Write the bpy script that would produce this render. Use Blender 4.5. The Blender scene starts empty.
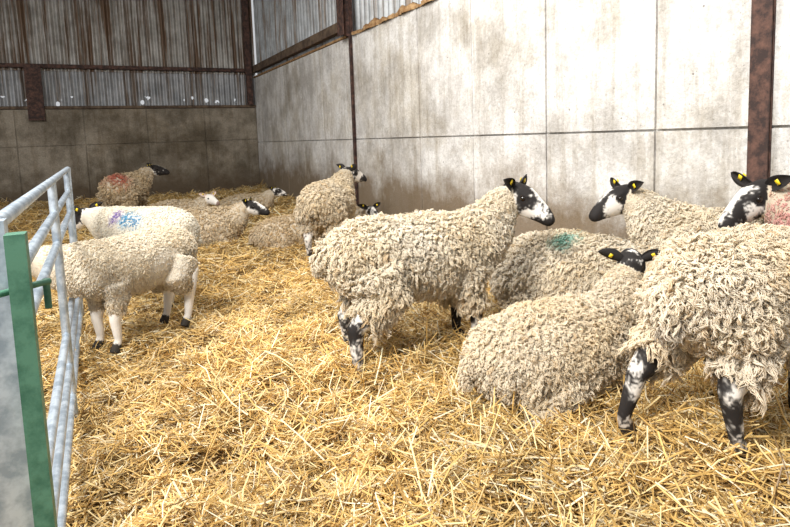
import bpy, math, random
import numpy as np
from mathutils import Vector, Matrix, Euler, noise
from mathutils.kdtree import KDTree

rng = np.random.default_rng(7)
random.seed(7)
scene = bpy.context.scene
try:
    scene.view_settings.view_transform = 'Standard'
except Exception:
    pass

def link(o):
    scene.collection.objects.link(o); return o

# ------------------------------------------------------------------ materials
def new_mat(name):
    m = bpy.data.materials.new(name); m.use_nodes = True
    nt = m.node_tree
    return m, nt, nt.nodes['Principled BSDF']

def N(nt, t, **kw):
    n = nt.nodes.new(t)
    for k, v in kw.items(): setattr(n, k, v)
    return n

def ramp(nt, stops, fac):
    r = N(nt, 'ShaderNodeValToRGB')
    cr = r.color_ramp
    while len(cr.elements) < len(stops): cr.elements.new(0.5)
    for e, (p, c) in zip(cr.elements, stops):
        e.position = p; e.color = (c[0], c[1], c[2], 1)
    nt.links.new(fac, r.inputs[0])
    return r.outputs[0]

def noise_tex(nt, scale, detail=4, vec=None, rough=0.55):
    n = N(nt, 'ShaderNodeTexNoise')
    n.inputs['Scale'].default_value = scale
    n.inputs['Detail'].default_value = detail
    n.inputs['Roughness'].default_value = rough
    if vec is not None: nt.links.new(vec, n.inputs['Vector'])
    return n.outputs['Fac']

def mapped(nt, sc, loc=(0,0,0)):
    tc = N(nt, 'ShaderNodeTexCoord')
    mp = N(nt, 'ShaderNodeMapping')
    mp.inputs['Scale'].default_value = sc
    mp.inputs['Location'].default_value = loc
    nt.links.new(tc.outputs['Object'], mp.inputs['Vector'])
    return mp.outputs['Vector']

def mix(nt, fac, a, b, mode='MIX'):
    m = N(nt, 'ShaderNodeMix', data_type='RGBA', blend_type=mode)
    if isinstance(fac, (int, float)): m.inputs[0].default_value = fac
    else: nt.links.new(fac, m.inputs[0])
    for i, v in ((6, a), (7, b)):
        if isinstance(v, tuple): m.inputs[i].default_value = (v[0], v[1], v[2], 1)
        else: nt.links.new(v, m.inputs[i])
    return m.outputs[2]

def math_n(nt, op, a, b=0.0, clamp=False):
    m = N(nt, 'ShaderNodeMath', operation=op, use_clamp=clamp)
    for i, v in ((0, a), (1, b)):
        if isinstance(v, (int, float)): m.inputs[i].default_value = v
        else: nt.links.new(v, m.inputs[i])
    return m.outputs[0]

def bump(nt, bsdf, h, strength=0.4, dist=0.01):
    b = N(nt, 'ShaderNodeBump')
    b.inputs['Strength'].default_value = strength
    b.inputs['Distance'].default_value = dist
    nt.links.new(h, b.inputs['Height'])
    nt.links.new(b.outputs[0], bsdf.inputs['Normal'])

def concrete_mat(name, c1, c2, c3, stain, stain_top, stain_amt):
    m, nt, b = new_mat(name)
    v = mapped(nt, (1, 1, 1))
    n1 = noise_tex(nt, 1.5, 10, v, 0.7)
    base = ramp(nt, [(0.38, c1), (0.5, c2), (0.60, c3)], n1)
    n2 = noise_tex(nt, 34, 8, v, 0.75)
    base = mix(nt, 0.6, base, ramp(nt, [(0.38, (0.62, 0.6, 0.57)), (0.56, (1, 1, 1))], n2), 'MULTIPLY')
    # water runs from the wall head
    vs = mapped(nt, (5.0, 5.0, 0.45))
    n3 = noise_tex(nt, 1.4, 8, vs, 0.72)
    base = mix(nt, 0.55, base, ramp(nt, [(0.38, (0.62, 0.57, 0.49)), (0.5, (1, 1, 1))], n3), 'MULTIPLY')
    # brownish blotches
    n6 = noise_tex(nt, .9, 9, mapped(nt, (1, 1, 1), (7, 3, 5)), 0.72)
    base = mix(nt, 0.7, base, ramp(nt, [(0.49, (1, 1, 1)), (0.62, (0.68, 0.63, 0.54))], n6), 'MULTIPLY')
    for sc, th, am in ((6.0, 0.05, 0.7), (19.0, 0.10, 0.4)):
        vo = N(nt, 'ShaderNodeTexVoronoi'); vo.inputs['Scale'].default_value = sc
        nt.links.new(v, vo.inputs['Vector'])
        pock = math_n(nt, 'LESS_THAN', vo.outputs['Distance'], th)
        base = mix(nt, math_n(nt, 'MULTIPLY', pock, am), base, (0.14, 0.125, 0.11))
    tc = N(nt, 'ShaderNodeTexCoord'); sp = N(nt, 'ShaderNodeSeparateXYZ')
    nt.links.new(tc.outputs['Object'], sp.inputs[0])
    n4 = noise_tex(nt, 1.7, 8, v, 0.7)
    zt = math_n(nt, 'SUBTRACT', math_n(nt, 'ADD', math_n(nt, 'MULTIPLY', n4, 1.5), stain_top - 0.75), sp.outputs['Z'])
    zt = math_n(nt, 'MULTIPLY', zt, 2.0, True)
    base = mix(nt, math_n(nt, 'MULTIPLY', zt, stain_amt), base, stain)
    nt.links.new(base, b.inputs['Base Color'])
    b.inputs['Roughness'].default_value = 0.88
    bump(nt, b, n2, 0.7, 0.015)
    return m

M_wallR = concrete_mat('concrete_panel', (0.52, 0.50, 0.47), (0.72, 0.705, 0.68), (0.86, 0.85, 0.825), (0.18, 0.125, 0.068), 1.02, 0.9)
M_wallB = concrete_mat('concrete_back', (0.15, 0.125, 0.09), (0.25, 0.215, 0.165), (0.36, 0.315, 0.25), (0.09, 0.06, 0.032), 0.8, 0.8)  # brown concrete; dimness of the far end is partly put into this darker colour

def corr_mat(name, c1, c2, rust, hole_scale=None, translucent=0.0, band=None, rlo=.5):
    m, nt, b = new_mat(name)
    v = mapped(nt, (5.0, 5.0, 0.25))
    n1 = noise_tex(nt, 1.2, 6, v, 0.75)
    v2 = mapped(nt, (1, 1, 1))
    n2 = noise_tex(nt, 3, 7, v2, .7)
    base = ramp(nt, [(0.35, c1), (0.65, c2)], n2)
    base = mix(nt, ramp(nt, [(rlo, (0, 0, 0)), (rlo+.10, (1, 1, 1))], n1), base, rust)
    nt.links.new(base, b.inputs['Base Color'])
    b.inputs['Roughness'].default_value = 0.5
    b.inputs['Metallic'].default_value = 0.25
    out = nt.nodes['Material Output']
    sh = b.outputs[0]
    if translucent:
        tr = N(nt, 'ShaderNodeBsdfTranslucent'); nt.links.new(base, tr.inputs[0])
        ms = N(nt, 'ShaderNodeMixShader'); ms.inputs[0].default_value = translucent
        nt.links.new(sh, ms.inputs[1]); nt.links.new(tr.outputs[0], ms.inputs[2]); sh = ms.outputs[0]
    if hole_scale:
        vo = N(nt, 'ShaderNodeTexVoronoi'); vo.inputs['Scale'].default_value = hole_scale
        nt.links.new(v2, vo.inputs['Vector'])
        hole = math_n(nt, 'LESS_THAN', vo.outputs['Distance'], 0.24)
        if band:
            sp = N(nt, 'ShaderNodeSeparateXYZ'); nt.links.new(v2, sp.inputs[0])
            hole = math_n(nt, 'MULTIPLY', hole, math_n(nt, 'LESS_THAN', sp.outputs['Z'], band))
            n5 = noise_tex(nt, 2.5, 3, v2)
            hole = math_n(nt, 'MULTIPLY', hole, math_n(nt, 'GREATER_THAN', n5, 0.46))
        tp = N(nt, 'ShaderNodeBsdfTransparent')
        ms = N(nt, 'ShaderNodeMixShader'); nt.links.new(hole, ms.inputs[0])
        nt.links.new(sh, ms.inputs[1]); nt.links.new(tp.outputs[0], ms.inputs[2]); sh = ms.outputs[0]
    nt.links.new(sh, out.inputs['Surface'])
    return m

M_corr = corr_mat('weathered_tin', (0.26, 0.245, 0.22), (0.50, 0.485, 0.455), (0.14, 0.085, 0.05), rlo=.48)
M_corrLo = corr_mat('tin_low_strip', (0.24, 0.25, 0.26), (0.46, 0.47, 0.48), (0.16, 0.12, 0.09), 4.5, 0.0, 2.42)
M_corrR = corr_mat('light_cladding', (0.28, 0.29, 0.29), (0.50, 0.52, 0.53), (0.2, 0.15, 0.11), None, 0.2, None, .50)

def simple_mat(name, col, rough=0.6, metal=0.0, nscale=None, col2=None, bs=0.3, thr=(0.4, 0.6)):
    m, nt, b = new_mat(name)
    b.inputs['Roughness'].default_value = rough
    b.inputs['Metallic'].default_value = metal
    if nscale:
        v = mapped(nt, (1, 1, 1))
        n = noise_tex(nt, nscale, 6, v, 0.65)
        nt.links.new(ramp(nt, [(thr[0], col), (thr[1], col2)], n), b.inputs['Base Color'])
        bump(nt, b, n, bs, 0.004)
    else:
        b.inputs['Base Color'].default_value = (*col, 1)
    return m

M_rust = simple_mat('rusty_steel', (0.035, 0.02, 0.017), 0.8, 0.1, 14, (0.14, 0.07, 0.05), 0.6, (.42,.66))
M_wood = simple_mat('old_timber', (0.07, 0.045, 0.03), 0.85, 0, 6, (0.16, 0.11, 0.07), 0.6)
M_foam = simple_mat('rusty_edge', (0.22, 0.11, 0.04), 0.9, 0, 14, (0.42, 0.27, 0.13), 0.8)
M_galv = simple_mat('galvanised_steel', (0.30, 0.36, 0.42), 0.42, 0.55, 18, (0.54, 0.61, 0.68), 0.1)
M_green = simple_mat('green_paint', (0.03, 0.115, 0.07), 0.55, 0.0, 22, (0.075, 0.20, 0.13), 0.2)
M_roof = simple_mat('roof_sheet', (0.20, 0.19, 0.18), 0.8, 0, 4, (0.28, 0.27, 0.26), 0.1)
M_eye = simple_mat('eye', (0.012, 0.008, 0.005), 0.12)
M_tag = simple_mat('yellow_tag', (0.85, 0.62, 0.02), 0.4)

def attr_mat(name, rough, trans=0.0, spec=0.2):
    m, nt, b = new_mat(name)
    a = N(nt, 'ShaderNodeAttribute', attribute_name='Col')
    nt.links.new(a.outputs['Color'], b.inputs['Base Color'])
    b.inputs['Roughness'].default_value = rough
    b.inputs['Specular IOR Level'].default_value = spec
    if trans:
        tr = N(nt, 'ShaderNodeBsdfTranslucent'); nt.links.new(a.outputs['Color'], tr.inputs[0])
        ms = N(nt, 'ShaderNodeMixShader'); ms.inputs[0].default_value = trans
        nt.links.new(b.outputs[0], ms.inputs[1]); nt.links.new(tr.outputs[0], ms.inputs[2])
        nt.links.new(ms.outputs[0], nt.nodes['Material Output'].inputs['Surface'])
    return m
M_fleece = attr_mat('fleece', 0.9, 0.40, 0.1)
M_skin = attr_mat('short_hair', 0.75, 0.0, 0.25)
M_straw = attr_mat('straw_stalk', 0.45, 0.12, 0.4)

# ------------------------------------------------------------------ mesh accumulator
class MB:
    def __init__(s): s.v=[]; s.c=[]; s.f=[]; s.m=[]; s.n=0
    def add(s, V, F, C, mat=0):
        V=np.asarray(V,dtype=np.float32); F=np.asarray(F,dtype=np.int64)
        C=np.asarray(C,dtype=np.float32)
        if C.ndim==1: C=np.tile(C,(len(V),1))
        s.v.append(V); s.c.append(C); s.f.append(F+s.n); s.m.append(np.full(len(F),mat)); s.n+=len(V)
    def build(s, name, mats, smooth=True):
        V=np.concatenate(s.v); C=np.concatenate(s.c)
        me=bpy.data.meshes.new(name)
        me.vertices.add(len(V)); me.vertices.foreach_set('co',V.ravel())
        lt=[];ls=[];
        for F in s.f:
            lt.append(F.ravel()); ls.append(np.full(len(F),F.shape[1]))
        lt=np.concatenate(lt).astype(np.int32); ls=np.concatenate(ls).astype(np.int32)
        st=np.concatenate([[0],np.cumsum(ls)[:-1]]).astype(np.int32)
        me.loops.add(len(lt)); me.loops.foreach_set('vertex_index',lt)
        me.polygons.add(len(ls)); me.polygons.foreach_set('loop_start',st); me.polygons.foreach_set('loop_total',ls)
        me.polygons.foreach_set('material_index',np.concatenate(s.m).astype(np.int32))
        me.polygons.foreach_set('use_smooth',np.full(len(ls),smooth))
        me.update(calc_edges=True); me.validate()
        a=me.color_attributes.new('Col','FLOAT_COLOR','POINT')
        a.data.foreach_set('color',np.concatenate([C,np.ones((len(C),1),np.float32)],1).ravel())
        for m in mats: me.materials.append(m)
        o=bpy.data.objects.new(name,me); link(o); return o

def box(V, lo, hi):
    x0,y0,z0=lo; x1,y1,z1=hi
    v=[(x0,y0,z0),(x1,y0,z0),(x1,y1,z0),(x0,y1,z0),(x0,y0,z1),(x1,y0,z1),(x1,y1,z1),(x0,y1,z1)]
    f=[(0,3,2,1),(4,5,6,7),(0,1,5,4),(1,2,6,5),(2,3,7,6),(3,0,4,7)]
    V.add(v,f,(1,1,1))

# ------------------------------------------------------------------ floor height
_fw=[]
r2=np.random.default_rng(3)
for k,(wl,amp) in enumerate([(2.6,.018),(1.7,.016),(1.0,.013),(.6,.012),(.38,.013),(.25,.011),(.17,.009)]):
    for j in range(3):
        th=r2.uniform(0,math.pi*2); _fw.append((2*math.pi/wl*math.cos(th),2*math.pi/wl*math.sin(th),r2.uniform(0,6.28),amp))
def fh(x,y):
    x=np.asarray(x,dtype=float);y=np.asarray(y,dtype=float)
    z=np.zeros_like(x)
    for a,b,p,A in _fw: z=z+A*np.sin(a*x+b*y+p)
    t=np.clip((y-9)/5,0,1); z=z+.10*t*t*(3-2*t)
    return z

WX=3.6; WY=14.3
# ------------------------------------------------------------------ floor
def make_floor():
    m, nt, b = new_mat('straw_bed')
    v=mapped(nt,(1,1,1))
    w1=noise_tex(nt,60,6,mapped(nt,(1,.18,1)),.7); w2=noise_tex(nt,60,6,mapped(nt,(.18,1,1)),.7)
    n=noise_tex(nt,2,4,v)
    mx=math_n(nt,'MAXIMUM',w1,w2)
    col=ramp(nt,[(.35,(.10,.062,.018)),(.55,(.27,.17,.058)),(.75,(.52,.37,.155))],mx)
    col=mix(nt,.5,col,ramp(nt,[(.3,(.6,.5,.4)),(.7,(1,1,1))],n),'MULTIPLY')
    nt.links.new(col,b.inputs['Base Color']); b.inputs['Roughness'].default_value=.85
    bump(nt,b,mx,.8,.02)
    xs=np.arange(-4.0,WX+.001,.04); ys=np.arange(-1.5,WY+.001,.04)
    X,Y=np.meshgrid(xs,ys,indexing='ij'); Z=fh(X,Y)
    V=np.stack([X.ravel(),Y.ravel(),Z.ravel()],1)
    nx,ny=X.shape; I=np.arange(nx*ny).reshape(nx,ny)
    F=np.stack([I[:-1,:-1].ravel(),I[1:,:-1].ravel(),I[1:,1:].ravel(),I[:-1,1:].ravel()],1)
    mb=MB(); mb.add(V,F,(1,1,1)); mb.build('floor',[m])
make_floor()

def straw_zone(mb,n,x0,x1,y0,y1,lmin,lmax,wmin,wmax,zr=.03,sp=.28):
    x=rng.uniform(x0,x1,n); y=rng.uniform(y0,y1,n)
    L=lmin+(lmax-lmin)*rng.beta(1.4,3.0,n); W=rng.uniform(wmin,wmax,n)
    yaw=rng.uniform(0,2*np.pi,n); pit=rng.normal(0,sp,n); roll=rng.uniform(-1.0,1.0,n)
    z=fh(x,y)+rng.uniform(-.005,zr,n)+np.abs(np.sin(pit))*L*.25
    d=np.stack([np.cos(yaw)*np.cos(pit),np.sin(yaw)*np.cos(pit),np.sin(pit)],1)
    s=np.stack([-np.sin(yaw),np.cos(yaw),np.zeros(n)],1)
    u=np.cross(d,s)
    sd=s*np.cos(roll)[:,None]+u*np.sin(roll)[:,None]
    up=np.cross(d,sd)
    bend=rng.normal(0,.07,n)*L; bs=rng.normal(0,.07,n)*L
    c=np.stack([x,y,z],1)
    V=np.zeros((n,9,3))
    for k,t in enumerate((-.5,0.05,.5)):
        p=c+d*(L*t)[:,None]+(s*bs[:,None]+np.array([0,0,1])*bend[:,None])*(1-4*t*t)
        V[:,3*k]=p-sd*(W*.5)[:,None]; V[:,3*k+1]=p+up*(W*.3)[:,None]; V[:,3*k+2]=p+sd*(W*.5)[:,None]
    V[:,:,0]=np.minimum(V[:,:,0],WX-.06); V[:,:,1]=np.minimum(V[:,:,1],WY-.02)
    base=np.arange(n)[:,None]*9
    F=np.concatenate([base+np.array(q) for q in ((0,3,4,1),(1,4,5,2),(3,6,7,4),(4,7,8,5))])
    pal=np.array([(.81,.55,.20),(.69,.44,.14),(.90,.71,.36),(.47,.29,.09),(.97,.85,.59),(.25,.15,.055)])
    ci=rng.choice(6,n,p=[.26,.21,.21,.12,.11,.09])
    tone=.94+.12*np.sin(x*2.1+y*.7+1)*np.sin(y*1.7-x*.6)+.07*np.sin(x*7+3*np.sin(y*5))*np.sin(y*8+x)
    C=pal[ci]*rng.uniform(.76,1.12,(n,1))*tone[:,None]
    mb.add(V.reshape(-1,3),F,np.clip(np.repeat(C,9,0),0,1))

mb=MB()
straw_zone(mb,135000,-.9,3.5,.5,4.6,.04,.20,.003,.0066,.055)
straw_zone(mb,10000,.3,3.4,.8,3.4,.12,.28,.004,.007,.08,.42)
straw_zone(mb,65000,-2.2,3.5,4.6,8.5,.06,.24,.005,.009,.05)
straw_zone(mb,36000,-3,3.5,8.5,14.1,.10,.34,.008,.014,.05)
mb.build('straw_bedding',[M_straw],False)

# ------------------------------------------------------------------ walls
def wallR():
    mb=MB(); g=.009
    box(mb,(WX+.03,-1.5,-.2),(WX+.18,WY+.2,2.86))
    ys=[2.81+1.13*k for k in range(-4,11)]
    ys=[-1.5]+[y for y in ys if y>-1.4]+[WY]
    rows=[-.2,1.28,2.86]
    for a,b in zip(ys[:-1],ys[1:]):
        if b-a<.1: continue
        for c,d in zip(rows[:-1],rows[1:]):
            off=random.uniform(-.004,.004)
            box(mb,(WX+off,a+g,c+g),(WX+.06,min(b,WY)-g,d-g))
    mb.build('wall_right',[M_wallR],False)
wallR()
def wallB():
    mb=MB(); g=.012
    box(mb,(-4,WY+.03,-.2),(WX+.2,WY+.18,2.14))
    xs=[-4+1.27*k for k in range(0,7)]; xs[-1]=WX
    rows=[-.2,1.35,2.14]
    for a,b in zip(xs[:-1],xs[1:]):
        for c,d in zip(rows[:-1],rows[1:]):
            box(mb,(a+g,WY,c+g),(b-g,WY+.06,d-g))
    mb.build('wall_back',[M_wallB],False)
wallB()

def corrugated(name,p0,p1,z0,z1,depthdir,mat,pitch=.10,amp=.022,sheet=1.0):
    L=(Vector(p1)-Vector(p0)).length; n=int(L/pitch*8)
    t=np.linspace(0,L,n); d=(np.array(p1)-np.array(p0))/L
    o=amp*np.sin(t/pitch*2*np.pi)+.012*(np.floor(t/sheet)%2)
    zs=np.linspace(z0,z1,8)
    dd=np.array(depthdir)
    P=np.array(p0)[None,:]+d[None,:]*t[:,None]+dd[None,:]*o[:,None]
    V=np.zeros((n,8,3)); V[:,:,:2]=P[:,None,:]; V[:,:,2]=zs[None,:]
    I=np.arange(n*8).reshape(n,8)
    F=np.stack([I[:-1,:-1].ravel(),I[1:,:-1].ravel(),I[1:,1:].ravel(),I[:-1,1:].ravel()],1)
    mb=MB(); mb.add(V.reshape(-1,3),F,(1,1,1)); return mb.build(name,[mat])
corrugated('cladding_back',(-4,WY+.08),(WX+.06,WY+.08),2.95,5.14,(0,1),M_corr,.13,.03)
corrugated('cladding_strip_back',(-4,WY+.12),(WX+.06,WY+.12),2.15,3.05,(0,1),M_corrLo,.13,.03)
corrugated('cladding_right',(WX+.12,-1.5),(WX+.12,WY),2.87,5.14,(1,0),M_corrR,.16,.045)

def beam(name,lo,hi,mat):
    mb=MB(); box(mb,lo,hi); o=mb.build(name,[mat],False)
    bv=o.modifiers.new('b','BEVEL'); bv.width=.008; bv.segments=2
    return o
beam('trim_1',(-4,WY-.06,3.0),(WX,WY+.06,3.08),M_rust)
beam('trim_2',(-4,WY-.04,2.14),(WX,WY+.08,2.20),M_wood)
beam('trim_3',(WX-.05,8.4,2.98),(WX+.07,WY,3.14),M_wood)
# rust and mortar crust along the wall head: irregular strip
def crust():
    mb=MB(); n=300; ys=np.linspace(.8,8.1,n); R=np.random.default_rng(5)
    h=.05+.03*np.sin(ys*7)+.02*np.sin(ys*23+1)+R.normal(0,.008,n); w=.03+.015*np.sin(ys*11)+R.normal(0,.006,n)
    V=[]
    for i in range(n):
        for (dx,dz) in ((-w[i],-.02),(-w[i]*1.2,h[i]*.5),(0,h[i]),(.06,h[i]*.9),(.08,-.02)):
            V.append((WX+dx,ys[i],2.865+dz))
    F=[(i*5+k,i*5+k+1,(i+1)*5+k+1,(i+1)*5+k) for i in range(n-1) for k in range(4)]
    mb.add(V,F,(1,1,1)); mb.build('trim_4',[M_foam],True)
crust()
beam('trim_5',(WX-.02,8.4,2.86),(WX+.12,WY,2.90),M_foam)

def ibeam(name,x,y,z0,z1,w,d,mat,face='x'):
    mb=MB(); t=.012
    if face=='x':
        box(mb,(x-d,y-w/2,z0),(x-d+t,y+w/2,z1)); box(mb,(x-t,y-w/2,z0),(x,y+w/2,z1)); box(mb,(x-d+t,y-t/2,z0),(x-t,y+t/2,z1))
    else:
        box(mb,(x-w/2,y-d,z0),(x+w/2,y-d+t,z1)); box(mb,(x-w/2,y-t,z0),(x+w/2,y,z1)); box(mb,(x-t/2,y-d+t,z0),(x+t/2,y-t,z1))
    return mb.build(name,[mat],False)
ibeam('steel_stanchion',WX-.005,2.06,-.1,5.1,.12,.04,M_rust)
ibeam('steel_stanchion',WX-.005,8.2,-.1,2.86,.05,.04,M_rust)
ibeam('steel_stanchion',WX-.005,8.25,2.86,5.1,.24,.16,M_rust)
ibeam('steel_stanchion',WX-.16,WY-.07,2.2,5.1,.13,.12,M_rust,'y')
ibeam('steel_stanchion',-1.05,WY-.07,1.9,3.05,.3,.08,M_rust,'y')

mb=MB(); box(mb,(-6,5.0,5.15),(WX+.4,WY+.3,5.22)); mb.build('ceiling',[M_roof],False)

# ------------------------------------------------------------------ gate
def tube(mb,p,q,r,seg=12):
    p=np.array(p,float);q=np.array(q,float);d=q-p;d/=np.linalg.norm(d)
    ref=np.array([0,0,1.]) if abs(d[2])<.9 else np.array([1.,0,0])
    s=np.cross(ref,d);s/=np.linalg.norm(s);u=np.cross(d,s)
    a=np.linspace(0,2*np.pi,seg,endpoint=False)
    ring=np.outer(np.cos(a),s)*r+np.outer(np.sin(a),u)*r
    V=np.concatenate([p+ring,q+ring,[p],[q]])
    F=[(i,(i+1)%seg,seg+(i+1)%seg,seg+i) for i in range(seg)]
    F2=[(i,2*seg,(i+1)%seg) for i in range(seg)]+[(seg+i,seg+(i+1)%seg,2*seg+1) for i in range(seg)]
    n0=mb.n
    mb.add(V,F,(1,1,1))
    mb.v.append(np.zeros((0,3),np.float32)); mb.c.append(np.zeros((0,3),np.float32)); mb.f.append(np.array(F2)+n0); mb.m.append(np.zeros(len(F2)))
GX=-.195
gate=bpy.data.objects.new('metal_gate',None); link(gate)
def gpart(name,mb,mat):
    o=mb.build(name,[mat],True); o.parent=gate
    m=o.modifiers.new('e','EDGE_SPLIT'); m.split_angle=.7
    return o
mb=MB()
for z in (.12,.27,.42,.86,1.0,1.15): tube(mb,(GX,1.2,z),(GX,4.75,z),.017)
gpart('rails',mb,M_galv)
mb=MB()
for y in (3.05,4.75,4.5): tube(mb,(GX,y,.0),(GX,y,1.16),.019)
gpart('uprights',mb,M_galv)
mb=MB(); box(mb,(GX-.10,1.16,-.05),(GX-.055,1.21,1.14)); box(mb,(GX-.045,1.165,-.05),(GX+.045,1.21,1.18)); gpart('end_post',mb,M_galv)
mb=MB(); box(mb,(GX+.048,1.12,-.05),(GX+.078,1.16,1.16)); gpart('green_post',mb,M_green)
mb=MB(); tube(mb,(GX-.01,1.10,1.06),(GX+.10,1.2,1.06),.006); tube(mb,(GX+.095,1.2,1.065),(GX+.095,1.2,1.01),.006)
gpart('latch',mb,M_green)

# ------------------------------------------------------------------ SHEEP
def nrm(v):
    v=np.asarray(v,float); return v/(np.linalg.norm(v)+1e-9)

def loft(V,F,pts,rad,ref,seg=16):
    pts=np.array(pts,float); n=len(pts); b=len(V)
    a=np.linspace(0,2*np.pi,seg,endpoint=False)
    for i in range(n):
        t=nrm(pts[min(i+1,n-1)]-pts[max(i-1,0)])
        s=nrm(np.cross(ref,t)); u=np.cross(t,s)
        w,h=rad[i]
        for k in range(seg): V.append(tuple(pts[i]+s*w*math.cos(a[k])+u*h*math.sin(a[k])))
    for i in range(n-1):
        for k in range(seg):
            k2=(k+1)%seg
            F.append((b+i*seg+k,b+i*seg+k2,b+(i+1)*seg+k2,b+(i+1)*seg+k))
    F.append(tuple(b+k for k in range(seg))[::-1]); F.append(tuple(b+(n-1)*seg+k for k in range(seg)))

def uvs(c,r,seg=10):
    V=[];F=[]
    rr=r if hasattr(r,'__len__') else (r,r,r)
    for i in range(seg+1):
        th=math.pi*i/seg
        for j in range(seg*2):
            ph=math.pi*j/seg
            V.append((c[0]+rr[0]*math.sin(th)*math.cos(ph),c[1]+rr[1]*math.sin(th)*math.sin(ph),c[2]+rr[2]*math.cos(th)))
    for i in range(seg):
        for j in range(seg*2):
            j2=(j+1)%(seg*2); F.append((i*seg*2+j,(i+1)*seg*2+j,(i+1)*seg*2+j2,i*seg*2+j2))
    return V,F

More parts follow.
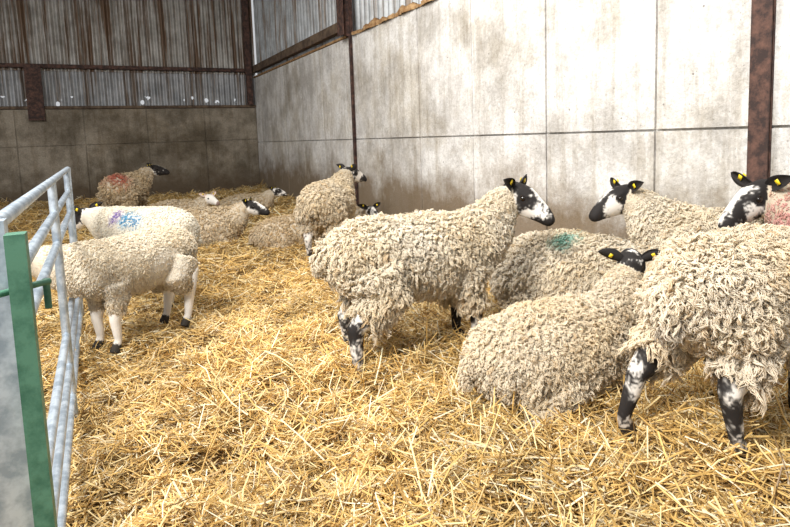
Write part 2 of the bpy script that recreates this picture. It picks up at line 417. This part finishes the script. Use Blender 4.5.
CREAM=np.array((1.0,.925,.79))
def sheep(x,y,head_deg,scale=1.0,pose='stand',lx=1.0,neck=(0,40,.40),head=(0,-25,0),
          legs=None,locks=4000,lsize=1.0,llen=.045,face='mottle',fseed=0,thr=-.22,
          wool=CREAM,root=(.76,.66,.51),marks=(),voxel=.010,tags=(1,1),fat=1.0,seed=1,ear='black',dz=0.0,
          leg_face=None,curl=1.0,tail=.16,bare=(),hs=1.18,neckfat=1.0,clump=4,conv=.42,rag=1.0,deep=1.0,legdark=0.0):
    R=np.random.default_rng(seed)
    V=[];F=[];S=[]
    def seglist(pts,rs,label):
        for i in range(len(pts)-1):
            S.append((np.array(pts[i],float),np.array(pts[i+1],float),rs[i],rs[i+1],label if isinstance(label,int) else label[i]))
    f=fat
    if pose=='stand':
        T=[(-.57,.595,.05,.06),(-.55,.595,.10,.11),(-.505,.60,.15,.16),(-.43,.605,.195*f,.20),(-.31,.60,.232*f,.225),(-.15,.58,.252*f,.242),(.02,.57,.252*f,.247),(.15,.575,.238*f,.24),(.26,.59,.205*f,.225),(.35,.61,.165,.19),(.42,.63,.115,.14),(.455,.64,.06,.08)]
        C=np.array((.27*lx,0,.63))
        T=[(a,z+(1-deep)*h,w,h*deep) for a,z,w,h in T]
    else:
        T=[(-.55,.20,.06,.08),(-.52,.215,.13,.14),(-.45,.235,.21*f,.205),(-.34,.25,.265*f,.245),(-.18,.26,.30*f,.27),(0,.265,.305*f,.28),(.14,.27,.28*f,.27),(.26,.28,.23*f,.25),(.36,.29,.17,.205),(.43,.30,.10,.13)]
        C=np.array((.28*lx,0,.34))
    tp=[(a*lx,0,z) for a,z,w,h in T]
    loft(V,F,tp,[(w,h) for a,z,w,h in T],np.array([0,0,1.]),24)
    seglist(tp,[(w+h)/2 for a,z,w,h in T],0)
    ny,ne,nl=neck; ny=math.radians(ny); ne=math.radians(ne)
    nd=np.array((math.cos(ny)*math.cos(ne),math.sin(ny)*math.cos(ne),math.sin(ne)))
    P=C+nd*nl+np.array((.06,0,.02))
    mid=C*.5+P*.5+np.array((.02,0,-.015))
    npts=[C-np.array((.07,0,.03)),C*.75+P*.25+np.array((.02,0,-.02)),mid,C*.22+P*.78,P-nd*.01]
    g=neckfat
    nr=[(.18*g,.21*g),(.155*g,.19*g),(.128*g,.155*g),(.098*g,.118*g),(.07,.078)]
    loft(V,F,npts,nr,np.array([0,0,1.]) if abs(nd[2])<.9 else np.array([-1.,0,0]),18)
    seglist(npts[:4]+[P-nd*.04],[.195*g,.172*g,.14*g,.108*g,.085],0)
    hy,hp,hr=[math.radians(a) for a in head]; hy+=ny
    hd=np.array((math.cos(hy)*math.cos(hp),math.sin(hy)*math.cos(hp),math.sin(hp)))
    side=nrm(np.cross((0,0,1),hd)); up=np.cross(hd,side)
    side,up=side*math.cos(hr)+up*math.sin(hr),up*math.cos(hr)-side*math.sin(hr)
    H=[(-.05,0,.04,.045),(-.01,.004,.060,.062),(.04,.004,.066,.074),(.08,.004,.060,.078),(.12,.002,.050,.068),(.16,-.002,.043,.057),(.20,-.008,.040,.048),(.232,-.016,.038,.038),(.255,-.022,.030,.026),(.264,-.024,.014,.012)]
    hpts=[P+hd*t*hs+up*o*hs for t,o,w,h in H]
    loft(V,F,hpts,[(w*hs,h*hs) for t,o,w,h in H],up,18)
    jp=[P+hd*.02*hs-up*.035,P+hd*.09*hs-up*.05*hs,P+hd*.17*hs-up*.042*hs,P+hd*.235*hs-up*.038*hs]
    loft(V,F,jp,[(.045,.04),(.04,.035),(.028,.022),(.022,.012)],up,12)
    for sg in (-1,1):
        bp=[P+hd*.045*hs+side*sg*.048*hs+up*.045*hs,P+hd*.10*hs+side*sg*.045*hs+up*.042*hs]
        loft(V,F,bp,[(.016,.014),(.014,.012)],up,8)
    seglist(hpts[1:],[.06*hs,.068*hs,.068*hs,.06*hs,.05*hs,.042*hs,.036*hs,.026*hs,.012],1)
    lg=legs or {}
    def q(p): return np.array((p[0]*lx,p[1],p[2]),float)
    if pose=='stand':
        for nm,fx,sy in (('fl',.22,.105),('fr',.22,-.105),('hl',-.37,.12),('hr',-.37,-.12)):
            ox,oy=lg.get(nm,(0,0)); sg=1 if sy>0 else -1
            if nm[0]=='f':
                pts=[q((fx,sy,.52)),q((fx-.02+ox*.15,sy+oy*.15,.40)),q((fx+.015+ox*.55,sy*.95+oy*.5,.235)),q((fx+.0+ox*.9,sy*.92+oy*.9,.09)),q((fx+.015+ox,sy*.92+oy,.055)),q((fx+.04+ox,sy*.92+oy,.0))]
                rs=[.10,.072,.037,.026,.031,.038]
            else:
                pts=[q((fx+.02,sy*.9,.56)),q((fx+.09+ox*.2,sy*1.1+oy*.15,.43)),q((fx-.06+ox*.6,sy+oy*.6,.27)),q((fx-.03+ox*.95,sy+oy*.95,.09)),q((fx-.01+ox,sy+oy,.055)),q((fx+.02+ox,sy+oy,.0))]
                rs=[.15,.115,.043,.028,.031,.038]
            m=pts[1]*.45+pts[2]*.55; rm=rs[1]*.42+rs[2]*.58
            pts=pts[:2]+[m]+pts[2:]; rs=rs[:2]+[rm]+rs[2:]
            loft(V,F,pts,[(r,r*1.12) for r in rs],np.array([1.,0,0.02]),14)
            seglist(pts,rs,[0,0,2,2,2,3])
    else:
        for sg in (-1,1):
            pts=[q((.26,sg*.16,.20)),q((.30,sg*.17,.10)),q((.50,sg*.15,.055)),q((.52,sg*.15,.04)),q((.42,sg*.19,.03)),q((.36,sg*.20,.025))]
            rs=[.09,.06,.036,.034,.025,.03]
            loft(V,F,pts,[(r,r) for r in rs],np.array([0,.1,1.]),12); seglist(pts,rs,[0,2,2,2,3])
            pts=[q((-.30,sg*.18,.20)),q((-.12,sg*.27,.12)),q((-.36,sg*.31,.06)),q((-.40,sg*.32,.045)),q((-.24,sg*.35,.03)),q((-.19,sg*.355,.025))]
            rs=[.15,.10,.045,.036,.026,.03]
            loft(V,F,pts,[(r,r) for r in rs],np.array([0,.1,1.]),12); seglist(pts,rs,[0,0,2,2,3])
    tz=.69 if pose=='stand' else .31
    if tail>.11:
        tpts=[(-.48*lx,0,tz+.03),(-.56*lx,0,tz),(-.60*lx,0,tz-tail*.5),(-.61*lx,0,tz-tail)]
        loft(V,F,tpts,[(.06,.05),(.055,.045),(.042,.035),(.026,.02)],np.array([1.,0,.3]),10)
        seglist(tpts,[.055,.05,.04,.025],0)
    me=bpy.data.meshes.new('tmp'); me.from_pydata(V,[],F); me.update()
    ob=bpy.data.objects.new('tmp',me); link(ob)
    rm=ob.modifiers.new('r','REMESH'); rm.mode='VOXEL'; rm.voxel_size=voxel
    sm=ob.modifiers.new('s','SMOOTH'); sm.factor=.5; sm.iterations=7
    dg=bpy.context.evaluated_depsgraph_get(); ev=ob.evaluated_get(dg); em=ev.to_mesh()
    nv=len(em.vertices); BV=np.empty(nv*3,np.float32); em.vertices.foreach_get('co',BV); BV=BV.reshape(-1,3).astype(float)
    em.calc_loop_triangles()
    nl_=len(em.loop_triangles); TF=np.empty(nl_*3,np.int32); em.loop_triangles.foreach_get('vertices',TF); TF=TF.reshape(-1,3)
    ev.to_mesh_clear(); bpy.data.objects.remove(ob); bpy.data.meshes.remove(me)
    best=np.full(nv,1e9); lab=np.zeros(nv,int)
    for a,b,ra,rb,l in S:
        ab=b-a; t=np.clip(((BV-a)@ab)/(ab@ab+1e-9),0,1)
        d=np.linalg.norm(BV-(a+t[:,None]*ab),axis=1)-(ra+(rb-ra)*t)
        m=d<best; best[m]=d[m]; lab[m]=l
    Cc=np.zeros((nv,3)); Cc[:]=np.array(root)  # browner wool roots; shade of the gaps between locks is put in here too
    dark=np.array((.018,.015,.014)); white=np.array((.80,.76,.70))
    off=Vector((fseed*3.1,fseed*1.7,fseed*.9))
    lf=leg_face or face
    eyes=[P+hd*.078*hs+side*sg*.053*hs+up*.024*hs for sg in (-1,1)]
    for i in np.nonzero((lab==1)|(lab==2))[0]:
        p=Vector(BV[i])
        if lab[i]==1:
            t=float((BV[i]-P)@hd)/(.26*hs); sdv=float((BV[i]-P)@side); upv=float((BV[i]-P)@up)
            n=noise.noise(p*11+off)+.45*noise.noise(p*27+off)+.42*noise.noise(p*80+off)
            n+= -thr + .25*(t<.12)
            n-= .7*max(0,.026-abs(sdv))/.026*(1 if .30<t<.78 and upv>0 else 0)
            n-= .35*(1 if upv<-.01 and t<.6 else 0)
            n+= .35*(t>.85)
            for e in eyes:
                if np.linalg.norm(BV[i]-e)<.034: n+=.6
            k=0 if face=='white' else 1/(1+math.exp(-n*20))
            c=white*(1-k)+dark*k
            if face=='white' and t>.9: c=np.array((.25,.17,.14))
        else:
            n=.85*noise.noise(p*10+off)+.4*noise.noise(p*28+off)+.45*noise.noise(p*80+off)+.03+.12*(p.z<.13)+legdark
            k=0 if lf=='white' else 1/(1+math.exp(-n*20))
            dirt=max(0,min(1,(.16-p.z)/.14))*.45
            c=white*(1-dirt)+np.array((.34,.25,.16))*dirt
            c=c*(1-k)*.92+dark*k
        Cc[i]=c
    Cc[lab==3]=(.035,.028,.022)
    mb=MB()
    sk=(lab[TF]>0).any(1)
    mb.add(BV,TF[~sk],Cc,0)
    mb.v.append(np.zeros((0,3),np.float32)); mb.c.append(np.zeros((0,3),np.float32)); mb.f.append(TF[sk].astype(np.int64)); mb.m.append(np.full(int(sk.sum()),3))
    # ---- fleece: staples (clumps) of crimped strands
    fc=BV[TF].mean(1); e1=BV[TF[:,1]]-BV[TF[:,0]]; e2=BV[TF[:,2]]-BV[TF[:,0]]
    nn=np.cross(e1,e2); ar=np.linalg.norm(nn,axis=1); nn/=ar[:,None]+1e-12
    wl=(lab[TF]==0).all(1)
    if pose=='lie': wl&=fc[:,2]>.02
    pr=ar*wl; pr/=pr.sum()
    idx=R.choice(len(TF),locks,p=pr)
    w=R.dirichlet((1,1,1),locks)
    B=(BV[TF[idx]]*w[:,:,None]).sum(1); Nn=nn[idx]
    nC=max(50,locks//clump)
    kd=KDTree(nC)
    for i in range(nC): kd.insert(B[i],i)
    kd.balance()
    cid=np.array([kd.find(B[i])[1] for i in range(locks)])
    Bc=B[:nC]; Nc=Nn[:nC]
    down=np.array((0,0,-1.)); tang=down-(Nc@down)[:,None]*Nc
    tang*=np.clip(1.2-Nc[:,2:3]*.9,.2,1)
    tang+=R.normal(0,.38,(nC,3)); tang-= (tang*Nc).sum(1)[:,None]*Nc
    tang/=np.linalg.norm(tang,axis=1)[:,None]+1e-6
    dhc=np.linalg.norm(Bc-P,axis=1); nearc=np.clip(dhc/.30,.35,1)
    bkc=np.ones(nC)
    for (bp,br) in bare:
        d=np.linalg.norm(Bc-np.array(bp),axis=1)/br
        bkc=np.minimum(bkc,np.clip((d-.6)*1.8,.55,1))
    patch=1+.25*np.sin(Bc[:,0]*17+3*np.sin(Bc[:,2]*13+seed))*np.sin(Bc[:,2]*19+Bc[:,1]*11+seed)
    ragc=1+rag*.7*np.clip((.50-Bc[:,2])/.20,0,1) if pose=='stand' else np.ones(nC)
    Lc=llen*R.uniform(.65,1.35,nC)*nearc*bkc*patch*ragc
    K=8;Msd=3
    binc=np.cross(Nc,tang)
    phc=R.uniform(0,6.28,nC); trc=R.uniform(.7,1.9,nC)*curl*R.choice([-1,1],nC); ampc=.0070*lsize**.5*R.uniform(.5,1.5,nC)*nearc*bkc*min(1,llen/.03)
    CP=np.zeros((nC,K,3)); CD=np.zeros((nC,K,3)); pos=Bc.copy()-Nc*.004
    for k in range(K):
        t=k/(K-1)
        dr=Nc*(1-t)*1.05+tang*(.25+t*.8); dr/=np.linalg.norm(dr,axis=1)[:,None]
        if k>0: pos=pos+dr*(Lc/(K-1))[:,None]
        hx=np.cross(binc,dr); an=phc+trc*6.28*t
        CP[:,k]=pos+(binc*np.cos(an)[:,None]+hx*np.sin(an)[:,None])*(ampc*min(1,t*1.6))[:,None]
        CD[:,k]=dr
    off0=B-Bc[cid]
    bk=bkc[cid]; near=nearc[cid]; Lf=R.uniform(.75,1.15,locks)
    ph=R.uniform(0,6.28,locks); turns=R.uniform(1.6,3.4,locks)*curl
    amp=.0036*lsize**.5*R.uniform(.5,1.6,locks)*near*bk*min(1,llen/.03)
    r0=.0036*lsize*R.uniform(.7,1.3,locks)*(.6+.4*near)
    RV=np.zeros((locks,K,Msd,3)); bl=binc[cid]
    for k in range(K):
        t=k/(K-1)
        cv=1-conv*t**.9
        dr=CD[cid,k]; hx=np.cross(bl,dr)
        an=ph+turns*6.28*t
        c=Bc[cid]+(CP[cid,k]-Bc[cid])*Lf[:,None]+off0*cv+(bl*np.cos(an)[:,None]+hx*np.sin(an)[:,None])*amp[:,None]
        rr=r0*(1.0-.40*t**1.5)*(0.4 if k==K-1 else 1)
        for j in range(Msd):
            aa=2*math.pi*j/Msd
            RV[:,k,j]=c+(bl*math.cos(aa)+hx*math.sin(aa))*rr[:,None]
    if pose=='lie': RV[...,2]=np.maximum(RV[...,2],-.03)
    base=(np.arange(locks)*K*Msd)[:,None]
    quads=[]
    for k in range(K-1):
        for j in range(Msd):
            j2=(j+1)%Msd; quads.append((k*Msd+j,k*Msd+j2,(k+1)*Msd+j2,(k+1)*Msd+j))
    FF=np.concatenate([base+np.array(qd) for qd in quads])
    lc=np.array(wool)[None,:]*R.uniform(.95,1.04,(locks,1))*R.uniform(.94,1.04,nC)[cid][:,None]
    soil=np.clip((.42-B[:,2])/.3,0,1)*.42 if pose=='stand' else np.clip((.18-B[:,2])/.18,0,1)*.40
    lc=lc*(1-soil[:,None])+np.array((.56,.42,.24))*soil[:,None]
    pn=.5+.5*np.sin(B[:,0]*9+2*np.sin(B[:,2]*7)+seed)*np.sin(B[:,2]*8+B[:,1]*6)
    lc*=1-(.11*pn)[:,None]*np.array((.3,.7,1.6))
    dr_=(R.random(nC)<.06)[cid]; lc[dr_]*=np.array((.90,.83,.72))
    kk=((1-bk)/.45)[:,None]; lc=lc*(1-kk*.7)+np.array((.95,.91,.83))*kk*.7
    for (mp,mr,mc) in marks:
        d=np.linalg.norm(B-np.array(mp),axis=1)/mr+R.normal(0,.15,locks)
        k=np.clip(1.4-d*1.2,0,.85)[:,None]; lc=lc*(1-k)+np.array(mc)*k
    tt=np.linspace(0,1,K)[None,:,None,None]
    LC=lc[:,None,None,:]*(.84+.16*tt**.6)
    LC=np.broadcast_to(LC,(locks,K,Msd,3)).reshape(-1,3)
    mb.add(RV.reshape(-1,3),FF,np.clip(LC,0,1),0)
    for e in eyes:
        v,ff=uvs(e,.0175); mb.add(v,ff,(0,0,0),1)
    for sg in (-1,1):
        v,ff=uvs(P+hd*.250*hs+side*sg*.018-up*.010,(.008,.008,.006),6); mb.add(v,ff,(0,0,0),1)
    ecol={'black':(.02,.017,.016),'white':(.66,.52,.44)}[ear]
    for ei,sg in enumerate((1,-1)):
        eb=P+hd*.0+side*sg*.046*hs+up*.040*hs
        ed=nrm(side*sg*.9+up*.50-hd*.15); en=nrm(hd*.75+up*.2); ew=nrm(np.cross(ed,en)); en=np.cross(ew,ed)
        NU,NVv=9,7; EV=[]
        for i in range(NU):
            u=i/(NU-1); wd=.037*math.sin(math.pi*min(1,.18+u*.82))**.75*(1 if u<.99 else .1)
            for j in range(NVv):
                v_=j/(NVv-1)*2-1
                EV.append(eb+ed*(u*.165)+ew*v_*wd+en*(v_*v_*wd*.55)-up*(u*u*.025))
        EV=np.array(EV); back=EV-en*.006
        EF=[];nb=NU*NVv
        for i in range(NU-1):
            for j in range(NVv-1):
                a=i*NVv+j; EF.append((a,a+1,a+NVv+1,a+NVv)); EF.append((nb+a,nb+a+NVv,nb+a+NVv+1,nb+a+1))
        for i in range(NU-1):
            for a,b in ((i*NVv,(i+1)*NVv),(i*NVv+NVv-1,(i+1)*NVv+NVv-1)): EF.append((a,b,nb+b,nb+a))
        for j in range(NVv-1):
            a=(NU-1)*NVv+j; EF.append((a,a+1,nb+a+1,nb+a))
        mb.add(np.concatenate([EV,back]),EF,ecol,3)
        if tags[ei]:
            tcn=eb+ed*.072+ew*.006
            for zz,sz in ((.012,1.0),(-.014,.9)):
                c0=tcn+en*zz; a1=ed*.011*sz; b1=ew*.014*sz; n1=en*.0015
                vv=[c0-a1-b1-n1,c0+a1-b1-n1,c0+a1+b1-n1,c0-a1+b1-n1,c0-a1-b1+n1,c0+a1-b1+n1,c0+a1+b1+n1,c0-a1+b1+n1]
                mb.add(vv,[(0,3,2,1),(4,5,6,7),(0,1,5,4),(1,2,6,5),(2,3,7,6),(3,0,4,7)],(1,1,1),2)
    o=mb.build('sheep',[M_fleece,M_eye,M_tag,M_skin],True)
    o.location=(x,y,float(fh(x,y))+dz+(.015 if pose=='stand' else -.01)); o.rotation_euler=(0,0,math.radians(head_deg)); o.scale=(scale,)*3
    return o

UNDERTAIL_BROWN=(.20,.13,.07)  # dark brown for wool under the tail and between the hind legs
# main ewe
sheep(1.67,2.86,-4,1.02,lx=1.04,neck=(0,45,.37),head=(-56,-30,0),locks=36000,clump=6,fseed=2,seed=11,fat=.84,deep=.90,neckfat=.92,thr=-.48,legdark=.12,
      legs={'hl':(-.02,.02),'hr':(-.08,-.05),'fl':(.02,0),'fr':(.05,0)},tail=.12,llen=.044,marks=[((-.60,-.05,.52),.05,UNDERTAIL_BROWN)])
# lying by the wall
sheep(2.92,2.92,-75,1.16,'lie',neck=(10,25,.24),head=(10,0,0),locks=20000,lsize=1.1,seed=12,fseed=5,marks=[((.0,-.1,.5),.09,(.34,.66,.56))])
# lying front
sheep(1.84,1.94,-8,.80,'lie',lx=1.0,neck=(14,52,.40),head=(40,0,0),locks=32000,clump=6,seed=13,fseed=7,wool=(.98,.88,.71),llen=.042,hs=1.3)
# standing right foreground, rear view
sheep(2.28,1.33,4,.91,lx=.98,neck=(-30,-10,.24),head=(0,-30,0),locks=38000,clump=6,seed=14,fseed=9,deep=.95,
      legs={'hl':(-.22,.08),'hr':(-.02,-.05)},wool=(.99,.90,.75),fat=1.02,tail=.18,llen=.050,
      marks=[((-.62,0.0,.50),.055,UNDERTAIL_BROWN),((-.55,0.0,.42),.07,UNDERTAIL_BROWN),((-.5,.02,.34),.06,(.3,.2,.1))])
# standing by wall facing left
sheep(3.20,2.08,92,1.0,lx=.9,neck=(8,40,.36),head=(62,-24,0),locks=18000,lsize=1.15,seed=15,fseed=12,fat=.93,thr=-.3)
# far right
sheep(3.16,1.08,94,1.0,lx=.95,neck=(14,33,.40),head=(56,-30,0),locks=18000,lsize=1.15,seed=16,fseed=14,fat=.93,marks=[((.46,.16,.76),.20,(.84,.44,.40))],hs=1.15)
# mid rear view
sheep(2.20,5.80,52,1.0,lx=.95,neck=(-8,38,.36),head=(-30,-15,0),locks=11000,lsize=1.35,seed=18,fseed=15,voxel=.013,wool=(.94,.84,.67),marks=[((-.58,0,.50),.07,UNDERTAIL_BROWN),((-.55,0.0,.38),.07,UNDERTAIL_BROWN)])
sheep(2.85,7.1,-65,.88,'lie',neck=(0,30,.27),head=(-20,-15,0),locks=4500,lsize=1.9,seed=19,fseed=16,voxel=.014,wool=(.86,.73,.53))
sheep(1.98,6.5,-20,.80,'lie',neck=(20,20,.25),head=(0,-15,0),locks=6500,lsize=1.7,seed=20,fseed=17,voxel=.014,wool=(.82,.67,.46))
sheep(1.08,7.25,-20,.95,'lie',neck=(0,38,.30),head=(-10,-15,0),locks=6500,lsize=1.8,seed=21,fseed=18,voxel=.014,wool=(.90,.77,.57))
sheep(1.0,9.2,-25,.84,'lie',neck=(0,40,.32),head=(-35,-15,0),locks=4000,lsize=2.2,seed=22,face='white',ear='white',fseed=18,voxel=.016,wool=(.86,.73,.53))
sheep(2.2,9.8,-25,.80,'lie',neck=(0,42,.34),head=(-10,-10,0),locks=3500,lsize=2.2,seed=23,fseed=4,voxel=.016,thr=-.1,wool=(.86,.73,.53))
# far standing
sheep(.38,9.9,60,1.02,lx=.9,neck=(-25,36,.34),head=(-30,-8,0),locks=5500,lsize=2.1,seed=24,fseed=15,thr=-.6,voxel=.015,wool=(.82,.68,.48),marks=[((-.36,-.05,.76),.17,(.70,.20,.14))])
# left front, short wool, head through gate
sheep(.13,3.82,216,.81,neck=(-38,14,.38),head=(-5,-16,0),locks=34000,llen=.020,lsize=.9,seed=25,face='white',ear='white',tags=(0,0),wool=(.97,.90,.77),
      bare=[((-.16,.24,.52),.17)],curl=.8,fat=.84,lx=1.03,rag=.3,root=(.88,.80,.66),tail=.05,deep=.92)
# behind it
sheep(.29,4.86,128,.92,lx=.92,neck=(5,12,.36),head=(5,-15,0),locks=26000,seed=26,fseed=3,llen=.014,lsize=.9,fat=.9,wool=(.98,.94,.84),leg_face='white',rag=.2,root=(.9,.84,.72),tail=.05,
      marks=[((-.10,.17,.72),.08,(.02,.32,.62)),((.02,.17,.74),.09,(.03,.38,.68)),((.18,.15,.76),.09,(.20,.10,.55))])

# ------------------------------------------------------------------ world and lamps
w=bpy.data.worlds.new('sky'); scene.world=w; w.use_nodes=True
bg=w.node_tree.nodes['Background']; bg.inputs[0].default_value=(.95,.97,1,1); bg.inputs[1].default_value=.62
def area(name,loc,target,size,energy,col):
    l=bpy.data.lights.new(name,'AREA'); l.shape='RECTANGLE'; l.size=size[0]; l.size_y=size[1]; l.energy=energy; l.color=col
    o=bpy.data.objects.new(name,l); link(o); o.location=loc
    o.rotation_euler=(Vector(target)-Vector(loc)).to_track_quat('-Z','Y').to_euler(); return o
area('daylight_opening',(-2.2,.4,4.6),(2.0,3.2,0.3),(1.7,1.6),650,(1,.975,.94))
area('roof_light',(.4,4.6,5.0),(1.4,4.4,0),(1.8,1.8),250,(1,.965,.92))

# ------------------------------------------------------------------ camera
cam=bpy.data.cameras.new('camera'); co=bpy.data.objects.new('camera',cam); link(co)
cam.sensor_width=36; cam.lens=25.97; cam.shift_y=-67/790; cam.clip_start=.05
Rm=Matrix.Rotation(math.radians(62.6-90),4,'Z')@Matrix.Rotation(math.radians(90-6),4,'X')@Matrix.Rotation(math.radians(-2),4,'Z')
co.matrix_world=Matrix.Translation((0,0,1.3))@Rm
scene.camera=co
print('done')
